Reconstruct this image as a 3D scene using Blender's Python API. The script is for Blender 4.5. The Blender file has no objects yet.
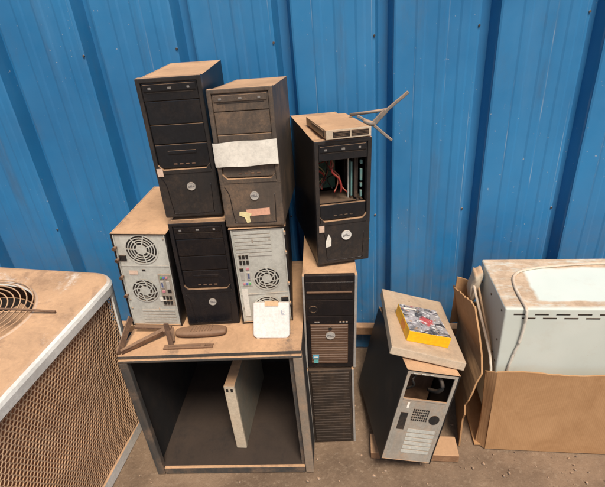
import bpy, bmesh, math, random
from mathutils import Vector, Matrix, Euler
R = math.radians
rnd = random.Random(7)
scene = bpy.context.scene
COL = scene.collection

# ------------------------------------------------------------------ camera
cam_d = bpy.data.cameras.new('camera')
cam = bpy.data.objects.new('camera', cam_d)
COL.objects.link(cam)
W2C = ((0.99583438, 0.09118053, 0.0), (-0.0421212, 0.46002961, -0.88690392), (-0.08086837, 0.88320941, 0.46195394))
cam.matrix_world = Matrix.Translation((0, 0, 1.6)) @ Matrix(W2C).to_4x4()
cam_d.sensor_fit = 'HORIZONTAL'
cam_d.sensor_width = 36
cam_d.lens = 36 * 437.0 / 605.0
cam_d.clip_start = 0.05
cam_d.clip_end = 500
scene.camera = cam

# ------------------------------------------------------------------ light
SUN_EL, SUN_AZ = R(61), R(163)          # azimuth clockwise from +Y: behind the camera, to its left
world = bpy.data.worlds.new('World')
scene.world = world
world.use_nodes = True
wn = world.node_tree.nodes
sky = wn.new('ShaderNodeTexSky')
sky.sky_type = 'NISHITA'
sky.sun_disc = False
sky.sun_elevation = SUN_EL
sky.sun_rotation = SUN_AZ
sky.dust_density = 3.0
wn['Background'].inputs['Strength'].default_value = 0.085
world.node_tree.links.new(sky.outputs[0], wn['Background'].inputs['Color'])
sun_d = bpy.data.lights.new('sun', 'SUN')
sun_d.energy = 2.9
sun_d.angle = R(18)
sun_d.color = (1.0, 0.93, 0.82)
sun = bpy.data.objects.new('sun', sun_d)
COL.objects.link(sun)
sd = Vector((math.sin(SUN_AZ) * math.cos(SUN_EL), math.cos(SUN_AZ) * math.cos(SUN_EL), math.sin(SUN_EL)))
sun.rotation_euler = sd.to_track_quat('Z', 'Y').to_euler()
sun.location = sd * 10
vs = scene.view_settings
vs.view_transform = 'Standard'
vs.look = 'None'
vs.gamma = 1
vs.exposure = 0.55
vs.use_curve_mapping = False

# ------------------------------------------------------------------ materials
DUST = (0.52, 0.305, 0.165)

class NT:
    def __init__(self, name):
        self.m = bpy.data.materials.new(name)
        self.m.use_nodes = True
        self.t = self.m.node_tree
        self.b = self.t.nodes['Principled BSDF']
        self.co = self.t.nodes.new('ShaderNodeTexCoord').outputs['Object']
        self.geo = self.t.nodes.new('ShaderNodeNewGeometry')
    def link(self, a, b):
        self.t.links.new(a, b)
    def put(self, sock, v):
        if hasattr(v, 'is_output') or hasattr(v, 'links'):
            self.link(v, sock)
        else:
            sock.default_value = v
    def noise(self, scale, detail=4, rough=.6, sc=(1, 1, 1), dist=0.0):
        mp = self.t.nodes.new('ShaderNodeMapping')
        self.link(self.co, mp.inputs[0])
        mp.inputs['Scale'].default_value = sc
        mp.inputs['Location'].default_value = (rnd.random() * 9, rnd.random() * 9, rnd.random() * 9)
        n = self.t.nodes.new('ShaderNodeTexNoise')
        self.link(mp.outputs[0], n.inputs['Vector'])
        n.inputs['Scale'].default_value = scale
        n.inputs['Detail'].default_value = detail
        n.inputs['Roughness'].default_value = rough
        n.inputs['Distortion'].default_value = dist
        return n.outputs[0]
    def math(self, op, a, b=0.0, clamp=False):
        n = self.t.nodes.new('ShaderNodeMath')
        n.operation = op
        n.use_clamp = clamp
        self.put(n.inputs[0], a)
        self.put(n.inputs[1], b)
        return n.outputs[0]
    def ramp(self, v, a, b, lo=0.0, hi=1.0):
        n = self.t.nodes.new('ShaderNodeMapRange')
        n.interpolation_type = 'SMOOTHSTEP'
        self.put(n.inputs[0], v)
        n.inputs[1].default_value = a
        n.inputs[2].default_value = b
        n.inputs[3].default_value = lo
        n.inputs[4].default_value = hi
        return n.outputs[0]
    def mix(self, f, a, b):
        n = self.t.nodes.new('ShaderNodeMix')
        n.data_type = 'RGBA'
        self.put(n.inputs[0], f)
        for s, v in ((n.inputs[6], a), (n.inputs[7], b)):
            if isinstance(v, tuple):
                s.default_value = (*v[:3], 1)
            else:
                self.link(v, s)
        return n.outputs[2]
    def up(self):
        s = self.t.nodes.new('ShaderNodeSeparateXYZ')
        self.link(self.geo.outputs['Normal'], s.inputs[0])
        return s.outputs[2]
    def xyz(self):
        s = self.t.nodes.new('ShaderNodeSeparateXYZ')
        self.link(self.co, s.inputs[0])
        return s.outputs
    def bump(self, h, strength=.2, dist=.002):
        n = self.t.nodes.new('ShaderNodeBump')
        self.put(n.inputs['Strength'], strength)
        n.inputs['Distance'].default_value = dist
        self.link(h, n.inputs['Height'])
        self.link(n.outputs[0], self.b.inputs['Normal'])
    def done(self, col, rough, metal=0.0, spec=.5):
        self.put(self.b.inputs['Base Color'], (*col[:3], 1) if isinstance(col, tuple) else col)
        self.put(self.b.inputs['Roughness'], rough)
        self.b.inputs['Metallic'].default_value = metal
        self.b.inputs['Specular IOR Level'].default_value = spec
        return self.m

def dusty(name, base, rough=.5, top=1.0, side=.25, metal=0.0, dust=DUST, var=.16, spec=.4, bump=.15, streak=.25, lo=.25, hi=.75):
    """a material with settled dust on upward faces, smears and run marks on the others"""
    n = NT(name)
    v = n.math('ADD', n.math('MULTIPLY', n.noise(7, 5), .4), n.math('MULTIPLY', n.noise(90, 6, .75), .6))
    c = n.mix(n.ramp(v, .35, .65), tuple(x * (1 - var) for x in base), tuple(min(1, x * (1 + var)) for x in base))
    smear = n.math('MULTIPLY', n.ramp(n.math('ADD', n.math('MULTIPLY', n.noise(11, 4, .6), .6), n.math('MULTIPLY', n.noise(130, 8, .8), .4)), .46, .70), side)
    run = n.math('MULTIPLY', n.ramp(n.noise(38, 4, .6, (1, 1, .07)), .45, .75), streak * side)
    fine = n.ramp(n.noise(220, 3, .7), .55, .8, 0, side * .45)
    sd_ = n.math('ADD', n.math('ADD', smear, run), fine, True)
    bare = n.math('ADD', n.math('MULTIPLY', n.noise(5, 4, .6, (1, .45, 1), .8), .65), n.math('MULTIPLY', n.noise(60, 8, .8), .35))
    tp = n.math('MULTIPLY', n.ramp(n.up(), lo, hi), n.ramp(bare, .34, .46, top * .35, top))
    f = n.math('MAXIMUM', sd_, tp)
    dn = n.math('ADD', n.math('MULTIPLY', n.noise(6, 4, .6), .55), n.math('MULTIPLY', n.noise(90, 8, .8), .45))
    dcol = n.mix(n.ramp(dn, .34, .66), tuple(x * .80 for x in dust), tuple(min(1, x * 1.12) for x in dust))
    stain = n.ramp(n.math('ADD', n.math('MULTIPLY', n.noise(4.5, 5, .65, (1, 1, 1), 1.2), .7), n.math('MULTIPLY', n.noise(45, 7, .8), .3)), .50, .64, 0, .62)
    dcol = n.mix(stain, dcol, tuple(x * k for x, k in zip(dust, (.46, .44, .46))))
    wipe = n.ramp(n.noise(13, 6, .7, (.18, 1.6, 1), .6), .60, .72, 0, .5)
    dcol = n.mix(wipe, dcol, tuple(min(1, x * 1.18) for x in dust))
    col = n.mix(f, c, dcol)
    n.bump(n.noise(260, 6, .8), n.ramp(f, 0, 1, bump, bump + .35), .0014)
    rg = n.math('ADD', rough, n.math('MULTIPLY', f, .9 - rough), True)
    return n.done(col, rg, metal, spec)

M = {}
M['black_plastic'] = dusty('black plastic', (.010, .010, .012), .24, .6, .03)
M['grey_plastic'] = dusty('dusty grey plastic', (.022, .0215, .022), .32, .8, .075)
M['brown_plastic'] = dusty('brown dusted plastic', (.074, .057, .044), .55, .9, .28)
M['gloss_black'] = dusty('glossy black plastic', (.007, .007, .009), .16, .05, .04)
M['bay_grey'] = dusty('bay cover plastic', (.011, .013, .016), .18, .7, .035)
M['black_steel'] = dusty('black painted steel', (.009, .009, .010), .40, 1, .04)
M['grey_steel'] = dusty('grey painted steel', (.10, .097, .092), .5, 1, .4)
M['olive_steel'] = dusty('olive grey steel', (.21, .195, .155), .55, 1, .3)
M['silver_edge'] = dusty('silver grey plastic', (.30, .285, .26), .45, 1, .35)
M['galv'] = dusty('galvanised steel', (.58, .58, .52), .45, .9, .22, .3, (.36, .25, .16), spec=.5)
M['galv_dark'] = dusty('stained galvanised steel', (.36, .33, .28), .5, 1, .6, .3)
M['hole'] = dusty('dark hole', (.012, .011, .010), .7, .5, .1)
M['silver'] = dusty('silver badge', (.54, .53, .49), .35, .5, .15, .4)
M['dull_silver'] = dusty('worn button', (.20, .195, .185), .45, .6, .3)
M['badge_white'] = dusty('pale badge', (.62, .60, .55), .45, .5, .2)
M['emblem_blue'] = dusty('blue grey print', (.20, .25, .34), .5, .2, .1)
M['board_green'] = dusty('circuit board', (.03, .09, .06), .5, .4, .3)
M['rubber'] = dusty('black rubber', (.010, .010, .010), .6, .08, .03)
M['bay_floor'] = dusty('dark bay metal', (.030, .022, .018), .7, .16, .15)
M['badge_ink'] = dusty('badge lettering', (.12, .12, .13), .5, .2, .1)
M['paper'] = dusty('old white paper', (.70, .65, .56), .8, .2, .07, spec=.2)
M['sticker_tan'] = dusty('pink paper sticker', (.62, .45, .34), .8, .3, .25)
M['sticker_red'] = dusty('faded red label', (.62, .33, .22), .8, .2, .25)
M['sticker_yellow'] = dusty('pale yellow tape', (.74, .63, .33), .7, .3, .2)
M['blue_label'] = dusty('blue label', (.10, .34, .46), .4, .2, .15)
M['teal_label'] = dusty('teal label', (.12, .42, .40), .4, .2, .15)
M['bronze'] = dusty('bronze brown plastic', (.092, .050, .031), .4, .16, .2)
M['dark_bronze'] = dusty('dark brown plastic', (.026, .019, .015), .5, .10, .15)
M['white_plastic'] = dusty('white plastic', (.66, .64, .60), .45, .3, .14)
M['tan_chip'] = dusty('tan tape', (.55, .36, .20), .7, .4, .3)
M['cable_white'] = dusty('dusty white cable', (.66, .60, .50), .6, .55, .4)
M['cable_dark'] = dusty('black cable', (.010, .010, .010), .7, .06, .05)
M['cable_red'] = dusty('red cable', (.30, .03, .025), .5, .5, .2)
M['teal_plastic'] = dusty('teal plastic rail', (.10, .23, .22), .5, .3, .3)
M['green_port'] = dusty('green port', (.10, .45, .13), .5, .3, .15)
M['pink_port'] = dusty('pink port', (.55, .20, .25), .5, .3, .15)
M['blue_port'] = dusty('blue port', (.08, .14, .42), .5, .3, .15)
M['rust'] = dusty('dusty rusted metal', (.10, .055, .036), .8, .22, .5)
M['handle_brown'] = dusty('dusty brown plastic', (.15, .08, .045), .6, .18, .4)
M['ac_white'] = dusty('chipped white paint', (.80, .78, .72), .5, .98, .10, bump=.3, lo=.6, hi=.95)
M['ac_wire'] = dusty('dusty wire mesh', (.60, .40, .25), .7, .9, .6)
M['guard_wire'] = dusty('rusty guard wire', (.45, .30, .19), .6, .9, .5)
M['dark_metal'] = dusty('dark metal', (.03, .028, .026), .6, .8, .25)
M['beige'] = dusty('yellowed beige plastic', (.55, .46, .34), .5, .8, .3)
M['antenna'] = dusty('dull grey metal', (.20, .185, .165), .55, .7, .5, .2)
M['tan_box'] = dusty('tan dusted casing', (.42, .29, .17), .7, 1, .5)
M['slab'] = dusty('dusty beige panel', (.50, .40, .29), .65, .8, .3, dust=(.47, .315, .195))
M['wood'] = dusty('brown weathered timber', (.23, .12, .06), .8, .8, .5)
M['stone'] = dusty('dusty stone', (.24, .19, .15), .9, .6, .5)
M['hardboard'] = dusty('brown hardboard', (.16, .085, .05), .75, .6, .4)
M['cabinet_inner'] = dusty('cabinet interior with painted shade', (.014, .012, .011), .85, .22, .15, dust=(.14, .08, .045))  # shade inside the cabinet put into the colour, its dust tone dimmed too
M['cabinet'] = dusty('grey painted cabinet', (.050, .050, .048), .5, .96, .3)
M['post_tan'] = dusty('dust stained cabinet post', (.23, .185, .14), .6, .96, .5)
M['cabinet_rim'] = dusty('worn cabinet rim', (.115, .10, .085), .55, .96, .45)

def mat_coil():
    n = NT('dusty condenser fins')
    x = n.xyz()
    w = n.math('SINE', n.math('MULTIPLY', n.math('ADD', x[0], x[1]), 1500))
    c = n.mix(n.ramp(n.noise(18, 6, .7), .3, .7), (.26, .118, .064), (.46, .235, .13))
    n.bump(w, .35, .002)
    return n.done(c, .85, 0, .2)
M['coil'] = mat_coil()

def mat_wall():
    n = NT('blue painted sheet metal')
    x = n.xyz()
    v = n.noise(1.3, 5, .6)
    base = n.mix(n.ramp(v, .3, .7), (.015, .148, .335), (.028, .200, .420))
    fade = n.ramp(n.noise(9, 5, .6, (1, 1, .12)), .45, .85, 0, .22)
    c = n.mix(fade, base, (.13, .29, .47))
    grime = n.ramp(n.noise(5, 9, .78, (1, 1, .35)), .52, .80, 0, .4)
    c = n.mix(grime, c, (.10, .12, .14))
    # worn paint running along the ridge tops
    u = n.math('MODULO', n.math('ADD', x[0], 0.19 + 38.0), 0.38)
    for off, wd, lev in ((.0405, .0018, .75), (.141, .0010, .6), (.221, .0010, .35), (.301, .0010, .6)):
        d = n.math('ABSOLUTE', n.math('SUBTRACT', u, off))
        ln = n.ramp(d, wd * .4, wd * 1.6, 1, 0)
        br = n.ramp(n.noise(3, 5, .7, (5, 1, .5)), .45, .68, 0, lev)
        c = n.mix(n.math('MULTIPLY', n.math('MULTIPLY', ln, br), n.ramp(x[0], -.5, .25, .22, 1)), c, (.52, .56, .58))
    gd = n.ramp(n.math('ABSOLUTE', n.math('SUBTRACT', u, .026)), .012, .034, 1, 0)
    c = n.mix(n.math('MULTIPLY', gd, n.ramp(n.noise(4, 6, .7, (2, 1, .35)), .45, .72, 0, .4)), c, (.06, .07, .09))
    spots = n.ramp(n.noise(85, 2, .5), .72, .76, 0, .7)
    spots = n.math('MULTIPLY', spots, n.ramp(n.noise(3, 3), .45, .6))
    c = n.mix(spots, c, (.48, .47, .43))
    dustlow = n.math('MULTIPLY', n.ramp(x[2], .1, 1.0, .55, .05), n.ramp(n.noise(6, 6, .7), .3, .75))
    c = n.mix(dustlow, c, (.17, .15, .13))
    tp = n.ramp(n.up(), .4, .8)
    c = n.mix(tp, c, DUST)
    n.bump(n.noise(2.2, 3, .5, (2.5, 1, .8)), .2, .010)
    return n.done(c, n.ramp(n.noise(20, 4), .3, .7, .36, .55), 0, .45)
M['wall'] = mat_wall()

def mat_ground():
    n = NT('dusty earth')
    c = n.mix(n.ramp(n.noise(3, 8, .7), .3, .7), (.13, .085, .055), (.27, .18, .115))
    c = n.mix(n.ramp(n.noise(60, 5, .7), .5, .75, 0, .6), c, (.34, .25, .17))
    c = n.mix(n.ramp(n.noise(140, 3, .7), .6, .75, 0, .7), c, (.07, .05, .035))
    n.bump(n.noise(70, 8, .75), .6, .01)
    return n.done(c, .95, 0, .2)
M['ground'] = mat_ground()

def mat_carton():
    n = NT('corrugated cardboard')
    x = n.xyz()
    w = n.math('SINE', n.math('MULTIPLY', x[0], 900))
    c = n.mix(n.ramp(n.noise(6, 9, .78, (1, 1, 1), .6), .3, .7), (.37, .20, .092), (.48, .275, .135))
    st = n.ramp(n.noise(30, 6, .7, (1, 1, .10)), .5, .8, 0, .16)
    c = n.mix(st, c, (.27, .14, .07))
    c = n.mix(n.ramp(n.noise(4, 9, .75), .60, .70, 0, .35), c, (.24, .135, .07))
    n.bump(w, .12, .001)
    return n.done(c, .85, 0, .15)
M['carton'] = mat_carton()

def mat_appliance():
    n = NT('white enamel with dust')
    x = n.xyz()
    wob = n.math('MULTIPLY', n.math('SUBTRACT', n.noise(7, 4), .5), .06)
    ax = n.math('SUBTRACT', n.math('ADD', x[0], wob), n.math('MULTIPLY', x[1], .10))
    inx = n.ramp(ax, -.205, -.19)
    iny = n.math('MULTIPLY', n.ramp(n.math('ADD', x[1], wob), .035, .05), n.ramp(n.math('ADD', x[1], wob), .255, .275, 1, 0))
    patch = n.math('MULTIPLY', inx, iny)
    rim = n.ramp(x[1], .004, .02, .35, 1)
    tp = n.math('MULTIPLY', n.ramp(n.up(), .5, .8), n.math('SUBTRACT', 1, patch, True))
    tp = n.math('MULTIPLY', tp, n.ramp(n.noise(9, 7, .7, (1, 2.5, 1)), .30, .50, .25, .97))
    tp = n.math('MULTIPLY', tp, rim)
    sm = n.ramp(n.noise(8, 8, .75), .50, .80, 0, .26)
    fl = n.ramp(n.noise(160, 3, .6), .68, .76, 0, .35)
    f = n.math('MAXIMUM', tp, n.math('ADD', sm, fl))
    base = n.mix(n.ramp(n.noise(3, 3), .3, .7), (.57, .60, .53), (.64, .66, .585))
    c = n.mix(f, base, n.mix(n.ramp(n.noise(30, 5, .7), .3, .7), (.38, .25, .155), (.56, .40, .27)))
    n.bump(n.noise(180, 3), .05, .001)
    return n.done(c, n.ramp(f, 0, 1, .35, .9), 0, .5)
M['appliance'] = mat_appliance()

def mat_print():
    n = NT('printed box art')
    mp = n.t.nodes.new('ShaderNodeTexVoronoi')
    mp.inputs['Scale'].default_value = 55
    dv = n.t.nodes.new('ShaderNodeVectorMath')
    dv.operation = 'MULTIPLY_ADD'
    nz = n.t.nodes.new('ShaderNodeTexNoise')
    nz.inputs['Scale'].default_value = 40
    nz.inputs['Detail'].default_value = 6
    n.link(n.co, nz.inputs['Vector'])
    n.link(nz.outputs['Color'], dv.inputs[0])
    dv.inputs[1].default_value = (.06, .06, .06)
    n.link(n.co, dv.inputs[2])
    n.link(dv.outputs[0], mp.inputs['Vector'])
    g = n.t.nodes.new('ShaderNodeRGBToBW')
    n.link(mp.outputs['Color'], g.inputs[0])
    c = n.mix(n.ramp(g.outputs[0], .25, .8), (.05, .045, .045), (.34, .30, .28))
    c = n.mix(n.ramp(n.noise(26, 5, .6), .52, .66, 0, .8), c, (.45, .40, .40))
    x = n.xyz()
    dx = n.math('MULTIPLY', n.math('SUBTRACT', x[0], .010), 1.0)
    dy = n.math('MULTIPLY', n.math('SUBTRACT', x[1], .095), .8)
    r2 = n.math('SQRT', n.math('ADD', n.math('MULTIPLY', dx, dx), n.math('MULTIPLY', dy, dy)))
    r2 = n.math('ADD', r2, n.math('MULTIPLY', n.math('SUBTRACT', n.noise(45, 3), .5), .05))
    c = n.mix(n.ramp(r2, .018, .030, .9, 0), c, (.50, .07, .06))
    c = n.mix(n.ramp(n.noise(30, 5, .7), .60, .66, 0, .8), c, (.42, .22, .08))
    c = n.mix(n.ramp(n.noise(34, 5, .7), .62, .67, 0, .75), c, (.40, .06, .05))
    c = n.mix(n.ramp(n.noise(60, 4, .6), .56, .64, 0, .9), c, (.66, .62, .58))
    c = n.mix(n.ramp(n.noise(14, 6, .7), .5, .8, 0, .45), c, DUST)
    return n.done(c, .35, 0, .5)
M['print'] = mat_print()
M['yellow'] = dusty('yellow printed card', (.82, .43, .006), .45, .15, .10)
M['orange'] = dusty('orange printed patch', (.72, .25, .03), .5, .2, .14)

# ------------------------------------------------------------------ mesh helpers
class MB:
    def __init__(self):
        self.v, self.f, self.s = [], [], []
    def add(self, vs_, fs, smooth=False, mat=None):
        o = len(self.v)
        self.v += [tuple(mat @ Vector(p)) if mat else tuple(p) for p in vs_]
        self.f += [tuple(i + o for i in f) for f in fs]
        self.s += [smooth] * len(fs)
        return self
    def bm(self, b, mat=None, smooth=False):
        b.verts.index_update()
        self.add([v.co.copy() for v in b.verts], [[v.index for v in f.verts] for f in b.faces], smooth, mat)
        b.free()
        return self
    def box(self, x0, x1, y0, y1, z0, z1, bev=0, mat=None, seg=2):
        if bev <= 0:
            p = [(x, y, z) for z in (z0, z1) for y in (y0, y1) for x in (x0, x1)]
            return self.add(p, [(0, 2, 3, 1), (4, 5, 7, 6), (0, 1, 5, 4), (2, 6, 7, 3), (0, 4, 6, 2), (1, 3, 7, 5)], False, mat)
        b = bmesh.new()
        bmesh.ops.create_cube(b, size=1)
        for v in b.verts:
            v.co = Vector((x0 + (v.co.x + .5) * (x1 - x0), y0 + (v.co.y + .5) * (y1 - y0), z0 + (v.co.z + .5) * (z1 - z0)))
        bmesh.ops.bevel(b, geom=b.edges[:], offset=bev, segments=seg, affect='EDGES', profile=.6)
        return self.bm(b, mat)
    def prism(self, poly, y0, y1, mat=None, smooth=False):
        """outline given in x,z, thickness along y"""
        n = len(poly)
        p = [(x, y0, z) for x, z in poly] + [(x, y1, z) for x, z in poly]
        fs = [tuple(range(n)), tuple(range(2 * n - 1, n - 1, -1))]
        fs += [(i, i + n, (i + 1) % n + n, (i + 1) % n) for i in range(n)]
        return self.add(p, fs, smooth, mat)
    def disc(self, cx, cz, r, y0, y1, seg=28, mat=None):
        return self.prism([(cx + r * math.cos(2 * math.pi * i / seg), cz + r * math.sin(2 * math.pi * i / seg)) for i in range(seg)], y0, y1, mat)
    def ring(self, cx, cz, r0, r1, y0, y1, seg=32, a0=0, a1=2 * math.pi, mat=None):
        vs_, fs = [], []
        for i in range(seg + 1):
            a = a0 + (a1 - a0) * i / seg
            c, s = math.cos(a), math.sin(a)
            vs_ += [(cx + r0 * c, y0, cz + r0 * s), (cx + r1 * c, y0, cz + r1 * s), (cx + r1 * c, y1, cz + r1 * s), (cx + r0 * c, y1, cz + r0 * s)]
        for i in range(seg):
            for k in range(4):
                fs.append((i * 4 + k, i * 4 + (k + 1) % 4, i * 4 + 4 + (k + 1) % 4, i * 4 + 4 + k))
        return self.add(vs_, fs, False, mat)
    def tube(self, pts, r, seg=10, smooth_pts=True):
        pts = [Vector(p) for p in pts]
        if smooth_pts and len(pts) > 2:
            q = []
            for i in range(len(pts) - 1):
                p0, p1, p2, p3 = pts[max(i - 1, 0)], pts[i], pts[i + 1], pts[min(i + 2, len(pts) - 1)]
                for k in range(6):
                    t = k / 6
                    q.append(.5 * ((2 * p1) + (p2 - p0) * t + (2 * p0 - 5 * p1 + 4 * p2 - p3) * t * t + (3 * p1 - p0 - 3 * p2 + p3) * t ** 3))
            pts = q + [pts[-1]]
        vs_, fs = [], []
        up = Vector((.13, .21, 1))
        for i, p in enumerate(pts):
            d = (pts[min(i + 1, len(pts) - 1)] - pts[max(i - 1, 0)]).normalized()
            a = d.cross(up).normalized() if abs(d.dot(up.normalized())) < .97 else d.cross(Vector((1, 0, 0))).normalized()
            b = d.cross(a)
            rr = r[i] if isinstance(r, list) else r
            for k in range(seg):
                t = 2 * math.pi * k / seg
                vs_.append(p + (a * math.cos(t) + b * math.sin(t)) * rr)
        n = len(pts)
        for i in range(n - 1):
            for k in range(seg):
                fs.append((i * seg + k, i * seg + (k + 1) % seg, (i + 1) * seg + (k + 1) % seg, (i + 1) * seg + k))
        fs.append(tuple(range(seg - 1, -1, -1)))
        fs.append(tuple(range((n - 1) * seg, n * seg)))
        return self.add(vs_, fs, True)
    def bar(self, p0, p1, w, t, up=(0, 0, 1), bev=.0008):
        """flat bar from p0 to p1"""
        p0, p1 = Vector(p0), Vector(p1)
        d = (p1 - p0)
        L = d.length
        d.normalize()
        sx = d.cross(Vector(up)).normalized()
        uz = sx.cross(d)
        m = Matrix(((d.x, sx.x, uz.x, p0.x), (d.y, sx.y, uz.y, p0.y), (d.z, sx.z, uz.z, p0.z), (0, 0, 0, 1)))
        return self.box(0, L, -w / 2, w / 2, -t / 2, t / 2, bev, m, 1)
    def build(self, name, mat, parent=None):
        me = bpy.data.meshes.new(name)
        me.from_pydata(self.v, [], self.f)
        me.polygons.foreach_set('use_smooth', self.s)
        b = bmesh.new()
        b.from_mesh(me)
        bmesh.ops.recalc_face_normals(b, faces=b.faces[:])
        b.to_mesh(me)
        b.free()
        me.materials.append(M[mat] if isinstance(mat, str) else mat)
        o = bpy.data.objects.new(name, me)
        COL.objects.link(o)
        if parent:
            o.parent = parent
        return o

def tag(o, label, cat, group=None):
    o['label'] = label
    o['category'] = cat
    if group:
        o['group'] = group
    return o
def thing(name, label, cat, loc=(0, 0, 0), rot=(0, 0, 0), group=None):
    o = bpy.data.objects.new(name, None)
    COL.objects.link(o)
    o.location = loc
    o.rotation_euler = rot
    o.empty_display_size = .1
    return tag(o, label, cat, group)
def frame(loc, rot):
    return Matrix.Translation(loc) @ Euler(rot).to_matrix().to_4x4()
def lettering(text, size, cx, cz, y, mat, parent, name='lettering', tilt=0.0):
    cu = bpy.data.curves.new('t', 'FONT')
    cu.body = text
    cu.size = size
    cu.align_x = 'CENTER'
    cu.align_y = 'CENTER'
    cu.extrude = .0003
    cu.offset = size * .02
    t = bpy.data.objects.new('t', cu)
    COL.objects.link(t)
    bpy.context.view_layer.update()
    me = bpy.data.meshes.new_from_object(t.evaluated_get(bpy.context.evaluated_depsgraph_get()))
    bpy.data.objects.remove(t)
    bpy.data.curves.remove(cu)
    me.transform(Matrix.Translation((cx, y, cz)) @ Matrix.Rotation(tilt, 4, 'Y') @ Matrix.Rotation(math.pi / 2, 4, 'X'))
    me.materials.clear()
    me.materials.append(M[mat])
    o = bpy.data.objects.new(name, me)
    COL.objects.link(o)
    o.parent = parent
    return o

# ------------------------------------------------------------------ setting: ground
g = MB()
xs = [-60, -25, -8] + [-3 + i * .12 for i in range(51)] + [8, 25, 60]
ys = [-60, -20, -5] + [-.5 + i * .12 for i in range(31)] + [8, 25, 60]
vs_ = [(x, y, (rnd.random() - .7) * .012 if abs(x) < 4 and -1 < y < 4 else 0) for y in ys for x in xs]
nx = len(xs)
g.add(vs_, [(j * nx + i, j * nx + i + 1, (j + 1) * nx + i + 1, (j + 1) * nx + i) for j in range(len(ys) - 1) for i in range(nx - 1)], True)
gr = g.build('ground', 'ground')
gr['kind'] = 'structure'

# ------------------------------------------------------------------ setting: blue sheet metal wall
WALL_ROT = math.atan(-0.105)
wall = thing('metal_wall', 'blue corrugated sheet metal wall with dark vertical grooves behind everything', 'wall', (0, 1.832, 0), (0, 0, WALL_ROT))
P = .38
prof = []
def pan(u0):
    q = []
    # groove centred on the pitch line, then a wide pan with three low ridges
    q += [(u0 - .018, .068), (u0 + .017, .068), (u0 + .034, .002), (u0 + .041, -.001)]
    for c in (.130, .210, .290):
        q += [(u0 + c - .020, .0), (u0 + c - .012, -.0026), (u0 + c + .012, -.0026), (u0 + c + .020, .0)]
    q += [(u0 + P - .042, -.001), (u0 + P - .035, .002)]
    return q
for i in range(-14, 15):
    prof += pan(i * P - .001)
Z0, Z1, T = .01, 3.1, .0025
n = len(prof)
w = MB()
zs = [Z0, Z1]
vv = [(u, y, z) for z in zs for u, y in prof] + [(u, y + T, z) for z in zs for u, y in prof]
ff = [(i, i + 1, n + i + 1, n + i) for i in range(n - 1)] + [(2 * n + i + 1, 2 * n + i, 3 * n + i, 3 * n + i + 1) for i in range(n - 1)]
ff += [(i, n * 2 + i, n * 2 + i + 1, i + 1) for i in range(n - 1)] + [(n + i + 1, n * 3 + i + 1, n * 3 + i, n + i) for i in range(n - 1)]
w.add(vv, ff)
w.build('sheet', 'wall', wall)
for zz in (.78, 1.52):
    for i in range(-4, 5):
        s = MB()
        s.disc(i * P + .34, zz + rnd.uniform(-.01, .01), .0042, -.0045, .001, 8)
        s.build('screw', 'dark_metal', wall)
rail = MB()
rail.box(-2.2, 2.4, -.055, -.012, .145, .19, .003)
o = tag(rail.build('timber_batten', 'wood'), 'brown dusty timber batten running low along the foot of the blue wall', 'batten')
o.location = (0, 1.832, .002)
o.rotation_euler = (0, .042, WALL_ROT)

# ------------------------------------------------------------------ tower computers
TG = 'old tower computers piled along the wall'

def shell(mb, w_, d, h, y0, t=.004, back=True):
    """five thin panels; open at the front"""
    mb.box(-w_ / 2, -w_ / 2 + t, y0, d, 0, h, .0012)
    mb.box(w_ / 2 - t, w_ / 2, y0, d, 0, h, .0012)
    mb.box(-w_ / 2 + t, w_ / 2 - t, y0 + .001, d - .001, h - t - .001, h - .0008)
    mb.box(-w_ / 2 + t, w_ / 2 - t, y0 + .001, d - .001, .001, t)
    if back:
        mb.box(-w_ / 2 + t, w_ / 2 - t, d - t - .002, d - .002, t, h - t - .001)

def badge(root, x, z, r, y, white=False, tilt=0.0):
    m = MB()
    m.disc(x, z, r, y - .0025, y, 32)
    m.ring(x, z, r * .9, r * 1.08, y - .0032, y, 32)
    b_ = m.build('badge', 'badge_white' if white else 'silver', root)
    lettering('DELL', r * .74, x, z, y - .0029, 'badge_ink', b_, tilt=tilt)

def optical(root, w_, z0, z1, y, mat):
    m = MB()
    m.box(-w_ / 2, w_ / 2, y, y + .012, z0, z1, .0012)
    zc = (z0 + z1) / 2
    m.box(-w_ / 2 + .004, w_ / 2 - .004, y - .0025, y + .001, zc + .002, z1 - .004, .0012)
    dr = m.build('optical_drive', mat, root)
    for x, wd in ((-w_ * .36, .009), (0, .011), (w_ * .34, .008)):
        k = MB()
        k.box(x - wd / 2, x + wd / 2, y - .0035, y - .0015, zc + .006, zc + .0125, .0012)
        k.build('eject_button', 'dull_silver', dr)
    s_ = MB()
    s_.box(-w_ / 2 + .012, w_ / 2 - .012, y - .0006, y + .001, zc - .0035, zc - .0015)
    s_.build('tray_slot', 'hole', dr)
    return dr

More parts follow.
